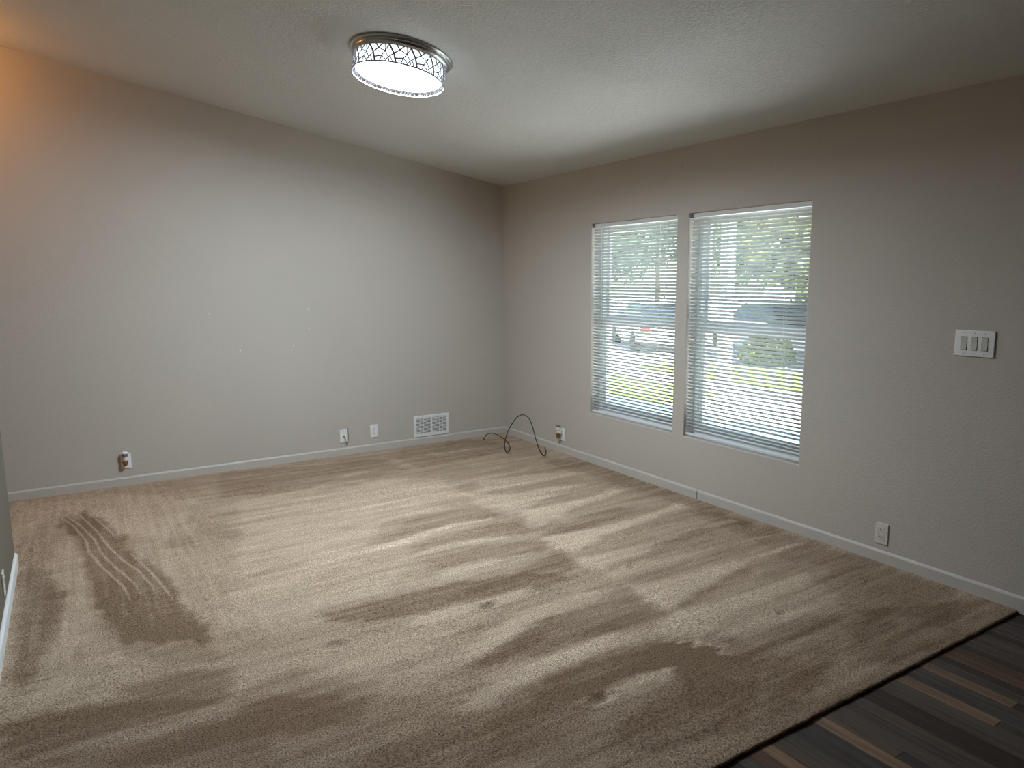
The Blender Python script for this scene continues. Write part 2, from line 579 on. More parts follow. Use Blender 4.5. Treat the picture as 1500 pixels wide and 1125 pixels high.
# ------------------------------------------------------------------ carpet
NAP_SHADE_POLYS = [
 (-.48, [(-3.98,-3.0),(-3.3,-3.35),(-2.6,-3.75),(-1.9,-3.9),(-1.2,-4.0),(-0.5,-4.25),(-0.0,-4.45),(0,-4.6),(-4.0,-4.6)]),  # near-side light falloff painted into the pile colour
 (0.5, [(-1.062,-1.354),(-0.514,-1.467),(-0.18,-1.622),(-0.705,-1.647),(-1.067,-1.635),(-1.2,-1.602)]),
 (0.55, [(-1.311,-1.529),(-1.35,-1.997),(-1.286,-2.171),(-0.977,-2.052),(-0.717,-1.97),(-0.412,-1.896),(-0.739,-1.794),(-1.134,-1.75)]),
 (0.75, [(-1.156,-2.123),(-1.309,-2.404),(-1.261,-2.475),(-0.914,-2.326),(-0.672,-2.251),(-0.536,-2.242),(-0.317,-2.179),(-0.362,-2.069),(-0.537,-2.14),(-0.798,-2.169),(-1.023,-2.164)]),
 (0.9, [(-1.343,-2.627),(-1.383,-2.825),(-1.337,-2.919),(-1.103,-2.836),(-0.817,-2.763),(-0.461,-2.707),(-0.19,-2.683),(-0.23,-2.587),(-0.584,-2.67),(-0.958,-2.671)]),
 (0.75, [(-1.336,-2.952),(-1.37,-3.112),(-1.335,-3.192),(-1.174,-3.179),(-0.904,-3.101),(-0.525,-3.028),(-0.398,-2.995),(-0.759,-3.023),(-0.972,-3.024),(-1.242,-3.012)]),
 (0.65, [(-1.357,-3.234),(-1.354,-3.304),(-1.173,-3.324),(-0.829,-3.326),(-0.551,-3.296),(-0.789,-3.273),(-1.091,-3.233)]),
 (0.75, [(-1.363,-3.429),(-1.391,-3.592),(-1.378,-3.714),(-1.288,-3.682),(-0.956,-3.626),(-0.694,-3.576),(-0.574,-3.535),(-0.624,-3.503),(-0.932,-3.479)]),
 (0.6, [(-1.304,-3.751),(-0.914,-3.792),(-0.581,-3.801),(-0.386,-3.789),(-0.757,-3.892),(-1.104,-3.9),(-1.387,-3.965),(-1.53,-3.911),(-1.497,-3.775)]),
 (0.55, [(-1.334,-3.999),(-0.965,-4.032),(-0.515,-4.023),(-0.806,-4.07),(-1.107,-4.105),(-1.341,-4.105)]),
 (0.35, [(-1.341,-4.228),(-0.988,-4.22),(-0.533,-4.222),(-0.839,-4.276),(-1.199,-4.267)]),
 (0.35, [(-0.336,-3.674),(-0.284,-3.826),(-0.58,-3.907),(-0.791,-3.919)]),
 (-0.35, [(-1.174,-3.024),(-0.953,-3.002),(-0.759,-3.023),(-0.297,-3.021),(-0.101,-3.067),(-0.579,-3.139),(-1.039,-3.175),(-1.287,-3.194)]),
 (-0.45, [(-1.33,-2.617),(-1.176,-2.53),(-0.795,-2.447),(-0.557,-2.421),(-0.485,-2.559),(-0.947,-2.639),(-1.249,-2.634)]),
 (-0.45, [(-1.33,-3.7),(-0.973,-3.641),(-0.615,-3.569),(-0.73,-3.665),(-1.09,-3.691),(-1.355,-3.75)]),
 (-0.5, [(-1.449,-2.847),(-1.344,-2.946),(-1.37,-3.112),(-1.495,-3.117),(-1.658,-3.068),(-1.762,-3.001)]),
 (-0.35, [(0.06,-1.509),(-0.002,-2.221),(-0.052,-3.099),(-0.16,-3.188),(-0.182,-2.757),(-0.237,-2.284),(-0.243,-1.77),(-0.351,-1.308),(-0.244,-1.017)]),
 (-0.4, [(-0.244,-2.694),(-0.056,-2.992),(-0.057,-3.53),(-0.034,-3.957),(-0.037,-4.33),(-0.473,-4.549),(-0.54,-4.347),(-0.71,-4.279),(-0.578,-4.007),(-0.351,-3.507)]),
 (-0.35, [(-0.71,-4.279),(-0.455,-4.463),(-0.726,-4.569),(-1.017,-4.549),(-1.036,-4.406)]),
 (-0.35, [(-1.546,-3.993),(-1.443,-4.146),(-1.353,-4.237),(-0.955,-4.352),(-1.255,-4.474),(-1.603,-4.496),(-1.877,-4.322)]),
 (0.45, [(-1.43,-4.52),(-1.149,-4.556),(-0.695,-4.589),(-0.758,-4.549),(-1.173,-4.496),(-1.438,-4.487)]),
 (0.35, [(-2.714,-0.872),(-1.899,-0.806),(-1.289,-1.145),(-1.298,-1.745),(-1.754,-1.824),(-2.133,-2.134),(-2.48,-2.181),(-2.781,-2.173),(-2.997,-2.314)]),
 (0.3, [(-2.997,-2.314),(-2.48,-2.181),(-2.042,-2.193),(-2.046,-2.461),(-2.416,-2.84),(-2.777,-2.84),(-3.029,-2.866),(-3.166,-2.778),(-3.115,-2.487)]),
 (-0.75, [(-2.726,-2.872),(-2.585,-2.896),(-2.34,-2.888),(-2.054,-2.92),(-1.772,-2.994),(-1.546,-3.085),(-1.507,-3.192),(-1.865,-3.144),(-2.114,-3.129),(-2.362,-3.149),(-2.593,-3.063),(-2.752,-2.982)]),
 (-0.4, [(-2.679, 0.019),(-1.862,-0.244),(-1.409,-0.324),(-1.382,-0.767),(-1.749,-0.591),(-2.275,-0.9),(-2.806,-0.711)]),
 (-0.35, [(-2.275,-0.9),(-1.882,-0.757),(-1.65,-0.656),(-1.463,-0.844),(-1.948,-0.948)]),
 (-0.3, [(-1.088, 0.03),(-0.377,-0.078),(-0.281,-0.591),(-0.752,-0.757),(-1.271,-0.772),(-1.343,-0.368)]),
 (-0.3, [(-1.002,-1.21),(-0.587,-1.084),(-0.195,-1.049),(-0.706,-1.276)]),
 (-0.35, [(-2.011,-1.828),(-1.517,-1.888),(-1.273,-1.955),(-1.219,-2.215),(-1.634,-2.113),(-2.042,-2.193),(-2.267,-2.187)]),
 (-0.35, [(-2.089,-2.302),(-1.633,-2.234),(-1.09,-2.342),(-1.112,-2.571),(-1.463,-2.495),(-1.782,-2.397),(-2.111,-2.483)]),
 (-0.4, [(-2.101,-2.581),(-1.733,-2.532),(-1.465,-2.601),(-1.302,-2.742),(-1.485,-2.823),(-1.728,-2.73),(-2.061,-2.724)]),
 (0.35, [(-4.094,-0.095),(-3.479,-0.194),(-2.941,-0.699),(-3.248,-1.395),(-3.486,-1.167),(-3.605,-0.598),(-3.812,-0.508),(-4.014,-1.075)]),
 (-0.85, [(-3.82,-0.756),(-3.658,-0.608),(-3.548,-0.767),(-3.453,-1.262),(-3.416,-1.286),(-3.476,-1.49),(-3.277,-2.067),(-3.264,-2.494),(-3.202,-2.705),(-3.23,-2.881),(-3.529,-2.69),(-3.624,-2.308),(-3.657,-1.85),(-3.69,-1.352),(-3.714,-1.093)]),
 (-0.4, [(-3.98,-1.262),(-3.851,-1.18),(-3.779,-1.294),(-3.846,-1.502),(-3.966,-1.395)]),
 (-0.65, [(-3.964,-1.426),(-3.846,-1.502),(-3.801,-1.811),(-3.761,-1.988),(-3.768,-2.258),(-3.796,-2.425),(-3.881,-2.838),(-3.953,-2.793),(-3.948,-2.422)]),
 (0.35, [(-3.769,-1.883),(-3.649,-2.156),(-3.625,-2.35),(-3.659,-2.512),(-3.792,-2.779),(-3.842,-2.764),(-3.782,-2.453),(-3.754,-2.224)]),
 (-0.3, [(-3.07,-1.203),(-2.916,-1.261),(-2.852,-1.614),(-2.975,-1.607),(-3.061,-1.366)]),
 (-0.3, [(-3.27,-1.416),(-3.09,-1.423),(-3.113,-1.724),(-3.248,-1.57)]),
 (-0.4, [(-3.612,-2.377),(-3.198,-2.684),(-3.253,-2.936),(-3.195,-3.093),(-3.418,-2.984),(-3.575,-2.783)]),
 (-0.7, [(-3.592,-3.087),(-3.363,-3.082),(-3.188,-3.13),(-3.228,-3.346),(-3.402,-3.383),(-3.565,-3.24)]),
 (-0.55, [(-3.95,-3.122),(-3.594,-3.128),(-3.457,-3.348),(-3.682,-3.351),(-3.838,-3.364),(-3.934,-3.381)]),
 (0.4, [(-3.953,-3.071),(-3.876,-2.989),(-3.774,-2.821),(-3.719,-2.917),(-3.844,-3.127)]),
 (-0.35, [(-3.934,-3.381),(-3.632,-3.44),(-3.295,-3.476),(-3.118,-3.525),(-3.196,-3.849)]),
 (-0.4, [(-3.199,-3.337),(-2.944,-3.286),(-2.912,-3.491),(-2.765,-3.525),(-2.768,-3.611),(-2.89,-3.771),(-3.092,-3.702),(-3.257,-3.633)]),
 (0.25, [(-2.901,-3.313),(-2.697,-3.343),(-2.522,-3.312),(-2.256,-3.308),(-1.902,-3.203),(-2.11,-3.538),(-2.504,-3.63),(-2.765,-3.525)]),
 (-0.4, [(-2.449,-3.414),(-2.294,-3.382),(-1.943,-3.27),(-2.049,-3.44),(-2.284,-3.446),(-2.443,-3.471)]),
 (-0.35, [(-2.486,-3.673),(-2.285,-3.607),(-1.881,-3.485),(-1.686,-3.503),(-2.086,-3.646),(-2.408,-3.752)]),
 (-0.5, [(-2.006,-3.468),(-1.408,-3.52),(-1.42,-3.781),(-1.77,-3.756),(-2.005,-3.785),(-2.349,-3.665),(-2.322,-3.616)]),
 (-0.55, [(-2.163,-3.908),(-1.847,-3.851),(-1.561,-3.927),(-1.426,-4.155),(-1.713,-4.134),(-2.097,-4.094),(-2.302,-3.99)]),
 (-0.4, [(-2.079,-4.236),(-1.82,-4.242),(-1.514,-4.322),(-1.75,-4.519),(-2.031,-4.455),(-2.264,-4.362)]),
 (-0.3, [(-2.544,-4.015),(-2.302,-3.99),(-2.139,-4.147),(-2.337,-4.262),(-2.646,-4.198)]),
]
NAP_STROKES = [
 (0.8, 0.022, [(-2.134,-1.487),(-1.883,-1.51),(-1.585,-1.456),(-1.358,-1.526)]),
 (0.7, 0.025, [(-2.194,-1.831),(-2.011,-1.828),(-1.738,-1.79),(-1.511,-1.823)]),
 (0.8, 0.028, [(-2.394,-2.301),(-2.122,-2.247),(-1.851,-2.169),(-1.65,-2.144),(-1.423,-2.188)]),
 (0.85, 0.028, [(-2.227,-2.5),(-1.979,-2.44),(-1.75,-2.452),(-1.476,-2.516)]),
 (0.6, 0.04, [(-2.108,-2.778),(-1.862,-2.765),(-1.698,-2.78)]),
 (0.75, 0.045, [(-2.474,-3.201),(-2.384,-3.197),(-2.105,-3.204),(-1.898,-3.197),(-1.774,-3.203)]),
 (0.5, 0.02, [(-1.212,-0.378),(-0.846,-0.424),(-0.471,-0.422)]),
 (0.5, 0.02, [(-1.147,-1.298),(-0.909,-1.333),(-0.554,-1.31)]),
 (0.75, 0.05, [(-2.36,-3.592),(-2.287,-3.553),(-2.049,-3.46),(-1.81,-3.401),(-1.594,-3.401),(-1.377,-3.417)]),
 (0.6, 0.05, [(-2.632,-3.91),(-2.471,-3.883),(-2.194,-3.827),(-2.001,-3.805),(-1.8,-3.792),(-1.48,-3.844)]),
 (0.5, 0.04, [(-2.125,-4.13),(-1.922,-4.106),(-1.83,-4.106),(-1.707,-4.138)]),
 (0.22, 0.025, [(-1.545,-3.899),(-1.485,-4.011),(-1.426,-4.155)]),
 (0.4, 0.02, [(-0.413,-3.025),(-0.093,-3.031)]),
 (0.4, 0.018, [(-0.931,-3.38),(-0.566,-3.302),(-0.135,-3.337)]),
 (0.4, 0.018, [(-0.666,-3.521),(-0.39,-3.514),(-0.057,-3.53)]),
 (0.10, 0.006, [(-3.885,-0.461),(-3.812,-0.508),(-3.712,-0.827),(-3.65,-1.171),(-3.637,-1.418),(-3.585,-1.7)]),
 (0.10, 0.006, [(-3.855,-0.391),(-3.782,-0.484),(-3.672,-0.852),(-3.603,-1.201),(-3.577,-1.49),(-3.519,-1.771),(-3.452,-2.035),(-3.434,-2.223)]),
 (0.10, 0.006, [(-3.792,-0.408),(-3.688,-0.544),(-3.588,-1.025),(-3.536,-1.384),(-3.486,-1.643),(-3.422,-1.863),(-3.377,-2.135),(-3.37,-2.311)]),
 (0.10, 0.006, [(-3.709,-0.486),(-3.606,-0.642),(-3.521,-1.069),(-3.483,-1.279)]),
 (0.10, 0.006, [(-3.45,-1.507),(-3.384,-1.829),(-3.33,-2.165),(-3.305,-2.376)]),
 (0.10, 0.006, [(-3.645,-1.38),(-3.585,-1.7),(-3.503,-2.054),(-3.484,-2.262)]),
]
DENTS = [(-1.719,-3.2, 0.06, 0.035),(-2.052,-3.237, 0.06, 0.03),(-2.084,-4.111, 0.06, 0.03),(-2.057,-3.226, 0.05, 0.03),(-0.807,-3.092, 0.05, 0.03),(-1.171,-3.236, 0.04, 0.02),(-0.959,-4.028, 0.03, 0.02),(-3.135,-2.61, 0.06, 0.05),(-2.778,-3.204, 0.06, 0.03)]



def carpet():
    xs = np.concatenate([np.arange(-0.004, -4.32, -0.0085), np.arange(-4.4, FAR_X, -0.1)])
    ys = np.arange(-0.004, CARPET_END, -0.0085)
    n0f = int(np.sum(xs > -4.33))
    X, Y = np.meshgrid(xs, ys, indexing='ij')

    def smooth_noise(sx, sy, seed):
        """value noise with cell size sx, sy"""
        r_ = np.random.default_rng(seed)
        gx, gy = int(8.5 / sx) + 3, int(6.0 / sy) + 3
        G = r_.random((gx, gy))
        u, v = -X / sx, -Y / sy
        i, j = np.floor(u).astype(int), np.floor(v).astype(int)
        i = np.clip(i, 0, gx - 2)
        j = np.clip(j, 0, gy - 2)
        fu, fv = u - i, v - j
        fu, fv = fu * fu * (3 - 2 * fu), fv * fv * (3 - 2 * fv)
        return (G[i, j] * (1 - fu) + G[i + 1, j] * fu) * (1 - fv) + (G[i, j + 1] * (1 - fu) + G[i + 1, j + 1] * fu) * fv

    def blur(A, k):
        ker = np.hanning(2 * k + 3)[1:-1]
        ker /= ker.sum()
        for ax in (0, 1):
            pad = [(k, k) if a == ax else (0, 0) for a in (0, 1)]
            B = np.pad(A, pad, mode='edge')
            A = sum(w * np.take(B, range(i, i + A.shape[ax]), axis=ax) for i, w in enumerate(ker))
        return A
    # wobble the stroke outlines a little
    WX = X + 0.035 * (smooth_noise(0.16, 0.09, 1) - 0.5) + 0.02 * (smooth_noise(0.03, 0.03, 2) - 0.5)
    WY = Y + 0.022 * (smooth_noise(0.18, 0.07, 3) - 0.5) + 0.02 * (smooth_noise(0.03, 0.03, 4) - 0.5)
    # combed, feathered ends: thin strips of pile reach further than their neighbours
    main = np.maximum(np.clip((X + 3.15) / 0.3, 0, 1), np.clip((-2.65 - Y) / 0.4, 0, 1))          # across the room here, lengthwise beside the partition
    WX = WX + main * (0.10 * (smooth_noise(0.5, 0.016, 21) - 0.5) + 0.05 * (smooth_noise(0.3, 0.0085, 22) - 0.5))
    WY = WY + (1 - main) * (0.22 * (smooth_noise(0.022, 0.6, 24) - 0.5) + 0.08 * (smooth_noise(0.0085, 0.3, 25) - 0.5))
    nap_shade = np.zeros_like(X)
    for amp, poly in NAP_SHADE_POLYS:
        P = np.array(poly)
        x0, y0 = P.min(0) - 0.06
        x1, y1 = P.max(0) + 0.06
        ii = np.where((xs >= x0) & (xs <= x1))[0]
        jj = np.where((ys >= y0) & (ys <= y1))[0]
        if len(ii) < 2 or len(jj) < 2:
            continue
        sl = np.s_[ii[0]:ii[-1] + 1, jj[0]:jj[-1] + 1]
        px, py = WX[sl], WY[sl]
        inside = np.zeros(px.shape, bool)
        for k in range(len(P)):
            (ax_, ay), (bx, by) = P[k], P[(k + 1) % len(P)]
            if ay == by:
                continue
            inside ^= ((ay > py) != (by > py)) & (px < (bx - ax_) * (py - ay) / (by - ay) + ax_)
        nap_shade[sl] += amp * inside
    nap_shade[:n0f] = 1.2 * blur(nap_shade[:n0f], 3)
    for amp, hw, line in NAP_STROKES:
        P = np.array(line)
        D = np.full(X.shape, 9.0)
        UX, UY = (X, Y) if hw < 0.015 else (WX, WY)
        S = np.zeros(X.shape)
        for n_, (a, b) in enumerate(zip(P, P[1:])):
            ab = b - a
            t = np.clip(((UX - a[0]) * ab[0] + (UY - a[1]) * ab[1]) / (ab @ ab), 0, 1)
            dd = np.hypot(UX - a[0] - t * ab[0], UY - a[1] - t * ab[1])
            S = np.where(dd < D, (n_ + t) / (len(P) - 1), S)
            D = np.minimum(D, dd)
        taper = np.clip(np.minimum(S, 1 - S) * 5, 0.0, 1) ** 0.6      # strokes thin out at both ends
        w_ = np.clip((1.5 * hw * taper - D) / hw, 0, 1)
        nap_shade = np.maximum(nap_shade, nap_shade * (1 - w_) + amp * w_) if amp > 0 else nap_shade + amp * w_
    # fine combed lines running across the room, slightly slanted, plus soft blotches
    ang = Y - 0.10 * X
    u2 = np.floor(ang / 0.011).astype(int) + 2000
    comb = np.random.default_rng(5).random(6000)[u2] - 0.5
    comb = comb * smooth_noise(0.35, 0.05, 6)
    nap_shade = nap_shade + 0.55 * main * (smooth_noise(0.7, 0.06, 7) - 0.5) + 0.35 * (smooth_noise(0.28, 0.22, 8) - 0.5) + 0.30 * comb + 0.30 * (smooth_noise(0.09, 0.03, 9) - 0.5) + 0.55 * (main * smooth_noise(0.32, 0.018, 23) + (1 - main) * smooth_noise(0.02, 0.4, 26) - 0.5)
    fac = np.clip(0.44 + 0.37 * nap_shade, 0.02, 1.0)
    # relief: tufts, combed pile, dents left by furniture feet, rolled front edge
    Z = 0.0022 * (rng.random(X.shape) - 0.5) + 0.0016 * np.clip(nap_shade, -1, 1) + 0.004 * (smooth_noise(0.5, 0.4, 10) - 0.5)
    for dx, dy, ra, rb in DENTS:
        e = ((X - dx) / ra) ** 2 + ((Y - dy) / rb) ** 2
        Z = Z - 0.013 * np.exp(-e * 1.6) + 0.005 * np.exp(-(np.sqrt(e) - 1.3) ** 2 * 6)
    d = Y - CARPET_END + 0.006 * (smooth_noise(0.08, 5, 11) - 0.5)
    roll = np.clip(d / 0.028, 0, 1)
    Z = Z - 0.016 * (1 - np.sqrt(1 - (1 - roll) ** 2))
    n0, n1 = X.shape
    Yo = Y.copy()
    Yo[:, -1] += 0.004 * (smooth_noise(0.05, 5, 12)[:, -1] - 0.5)
    top = np.stack([X, Yo, Z], -1).reshape(-1, 3)
    skirt = top.reshape(n0, n1, 3)[:, -1].copy()
    skirt[:, 2] = FLOOR_Z
    skirt[:, 1] += 0.006
    verts = np.concatenate([top, skirt]).astype(np.float32)
    idx = np.arange(n0 * n1).reshape(n0, n1)
    q = np.stack([idx[:-1, :-1], idx[1:, :-1], idx[1:, 1:], idx[:-1, 1:]], -1).reshape(-1, 4)[:, ::-1]
    sk = np.arange(n0) + n0 * n1
    s = np.stack([idx[:-1, -1], sk[:-1], sk[1:], idx[1:, -1]], -1)
    faces = np.concatenate([q, s]).astype(np.int32)
    me = bpy.data.meshes.new('carpet')
    me.vertices.add(len(verts))
    me.vertices.foreach_set('co', verts.ravel())
    me.loops.add(faces.size)
    me.loops.foreach_set('vertex_index', faces.ravel())
    me.polygons.add(len(faces))
    me.polygons.foreach_set('loop_start', np.arange(0, faces.size, 4, dtype=np.int32))
    me.update(calc_edges=True)
    at = me.attributes.new('nap_shade', 'FLOAT', 'POINT')
    at.data.foreach_set('value', np.concatenate([fac.ravel(), fac[:, -1] * 0.3]).astype(np.float32))
    me.materials.append(M['carpet'])
    me.shade_smooth()
    me.validate()
    return link('carpet', me)


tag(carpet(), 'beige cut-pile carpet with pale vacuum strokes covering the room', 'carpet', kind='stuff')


# ------------------------------------------------------------------ baseboards
def board_profile(h, t):
    return [(0, 0), (t, 0), (t, h - 0.012), (t - 0.003, h - 0.006), (t * 0.35, h), (0, h)]


BH, BT = 0.067, 0.011
bb = MB()
bb.prism([(-u, v - 0.012 if v == 0 else v) for u, v in board_profile(BH, BT)], 'X', FAR_X + 0.001, -0.001)
tag(bb.build('baseboard_back', M['base']), kind='structure')
br = tag(empty('baseboard_right'), kind='structure')
for a, b, dh, dt in ((-0.012, -2.315, 0.0, 0.0), (-2.317, -2.595, 0.0, 0.002), (-2.598, FRONT_Y + 0.01, 0.0, 0.0)):
    m = MB()
    m.prism([(-u * (1 + dt * 90) - 0.0002, v - 0.016 if v == 0 else v + dh) for u, v in board_profile(BH, BT)], 'Y', b, a)
    m.build('board', M['base'], br)
bl = MB()
bl.prism([(PART_X + u, v - 0.012 if v == 0 else v) for u, v in board_profile(BH, 0.014)], 'Y', -5.1, PART_END - 0.002)
tag(bl.build('baseboard_left', M['base_white']), kind='structure')


# ------------------------------------------------------------------ windows: single-hung vinyl sashes
def window(name, w):
    y1, y0 = max(w), min(w)
    root = tag(empty(name, (0.12, (y0 + y1) / 2, WIN_Z0)), kind='structure')
    hw, h = (y1 - y0) / 2 - 0.001, WIN_Z1 - WIN_Z0
    f = 0.040

    def part(nm, *boxes, mat='vinyl'):
        m = MB()
        for b in boxes:
            m.box(*b, bevel=0.003 if mat == 'vinyl' else 0)
        return m.build(nm, M[mat], root)
    part('frame', (-0.025, 0.045, -hw, -hw + f, 0.001, h - 0.001), (-0.025, 0.045, hw - f, hw, 0.001, h - 0.001),
         (-0.025, 0.045, -hw + f, hw - f, h - f, h - 0.001), (-0.025, 0.045, -hw + f, hw - f, 0.001, f))
    mid = h * 0.50
    iw = hw - f - 0.001
    up_s = part('upper_sash', (0.012, 0.036, -iw, -iw + 0.028, mid - 0.02, h - f), (0.012, 0.036, iw - 0.028, iw, mid - 0.02, h - f),
                (0.012, 0.036, -iw + 0.028, iw - 0.028, h - f - 0.03, h - f), (0.012, 0.036, -iw + 0.028, iw - 0.028, mid - 0.02, mid + 0.03))
    lo_s = part('lower_sash', (-0.016, 0.010, -iw, -iw + 0.034, f, mid + 0.025), (-0.016, 0.010, iw - 0.034, iw, f, mid + 0.025),
                (-0.016, 0.010, -iw + 0.034, iw - 0.034, f, f + 0.045), (-0.018, 0.010, -iw + 0.034, iw - 0.034, mid - 0.03, mid + 0.025))
    m = MB().box(0.022, 0.026, -iw + 0.02, iw - 0.02, mid + 0.02, h - f - 0.02)
    m.build('pane', M['glass'], up_s)
    m = MB().box(-0.005, -0.001, -iw + 0.02, iw - 0.02, f + 0.03, mid - 0.02)
    m.build('pane', M['glass'], lo_s)
    m = MB().box(-0.026, -0.016, -0.03, 0.03, mid + 0.008, mid + 0.024, bevel=0.003)
    m.build('sash_lock', M['vinyl'], lo_s)
    return root


window('window_1', WIN[0])
window('window_2', WIN[1])


# ================================================================== THINGS
# ------------------------------------------------------------------ mini blinds
SLAT_W, TILT, N_SLAT = 0.0255, math.radians(45), 61


def slat_mesh(length):
    m = MB()
    prof = []
    for k in range(6):
        t = k / 5 - 0.5
        prof.append((t * SLAT_W, 0.0022 * (1 - (2 * t) ** 2)))
    lower = [(u, v - 0.0005) for u, v in reversed(prof)]
    m.prism(prof + lower, 'Y', -length / 2, length / 2)
    return m.mesh('slat', M['slat'], smooth=True)


def blind(w, label, loose, cords, wand_y, bent):
    y1, y0 = max(w), min(w)
    L = y1 - y0 - 0.008
    yc = (y0 + y1) / 2
    BX = 0.026
    root = tag(empty('mini_blind', (BX, yc, WIN_Z1)), label, 'blind', 'white mini blinds in the two windows')
    hr = MB().box(-0.016, 0.012, -L / 2, L / 2, -0.030, -0.003, bevel=0.002).build('headrail', M['rail'], root)
    MB().box(-0.019, 0.013, L / 2 - 0.030, L / 2 + 0.003, -0.031, -0.001, bevel=0.002).build('end_bracket', M['cap_grey'], hr)
    MB().box(-0.019, 0.013, -L / 2 - 0.003, -L / 2 + 0.012, -0.031, -0.001, bevel=0.002).build('end_bracket', M['rail'], hr)
    me = slat_mesh(L)
    top, bot = -0.040, WIN_Z0 - WIN_Z1 + 0.030
    pitch = (top - bot) / N_SLAT
    rr = random.Random(len(label))
    for k in range(N_SLAT):
        s = link('slat', me, root)
        z = top - pitch * (k + 0.3)
        # slats descend towards the outside
        s.location = (rr.uniform(-0.0008, 0.0008), 0, z)
        s.rotation_euler = (rr.uniform(-0.0008, 0.0008), TILT + rr.uniform(-0.045, 0.045), 0)
        if k in loose:
            s.rotation_euler = (loose[k], TILT, 0)
            s.location.z = z - abs(loose[k]) * L * 0.45
    MB().box(-0.013, 0.013, -L / 2, L / 2, bot - 0.018, bot - 0.006, bevel=0.003).build('bottom_rail', M['rail'], root)
    for y in cords:
        m = MB()
        for dx in (-0.0135, 0.0135):
            m.tube([(dx, y - yc, -0.03), (dx, y - yc, bot - 0.01)], 0.0008, 5)
        for k in range(N_SLAT):
            z = top - pitch * (k + 0.3) - 0.003
            m.tube([(-0.0135, y - yc, z + 0.009), (0.0135, y - yc, z - 0.009)], 0.0005, 4)
        m.build('ladder_cord', M['cord'], root)
    wd = MB()
    wd.tube([(-0.022, wand_y - yc, -0.020), (-0.024, wand_y - yc, -0.055), (-0.024, wand_y - yc - 0.004, -0.76)], [0.0022, 0.0028, 0.0028], 6)
    wd.build('tilt_wand', M['wand'], root)
    ly = y0 + 0.10
    lc = MB()
    for dy, ln in ((0.0, 0.48), (0.006, 0.55)):
        lc.tube([(-0.020, ly - yc + dy, -0.025), (-0.021, ly - yc + dy * 1.5, -ln * 0.5), (-0.021, ly - yc + dy * 2, -ln)], 0.0009, 5)
    cobj = lc.build('lift_cord', M['cord'], root)
    for dy, ln in ((0.0, 0.48), (0.006, 0.55)):
        MB().lathe([(0.002, 0), (0.0065, -0.012), (0.0075, -0.028), (0.003, -0.032)], 10, origin=(-0.021, ly - yc + dy * 2, -ln)).build('tassel', M['rail'], cobj)
    return root


blind(WIN[0], 'white mini blind in the narrower-looking window nearer the room corner', {19: 0.003}, (-1.60, -2.15), -1.50, 19)
blind(WIN[1], 'white mini blind in the window nearer the light switches', {57: 0.010, 58: 0.006}, (-2.62, -3.22), -2.535, 0)


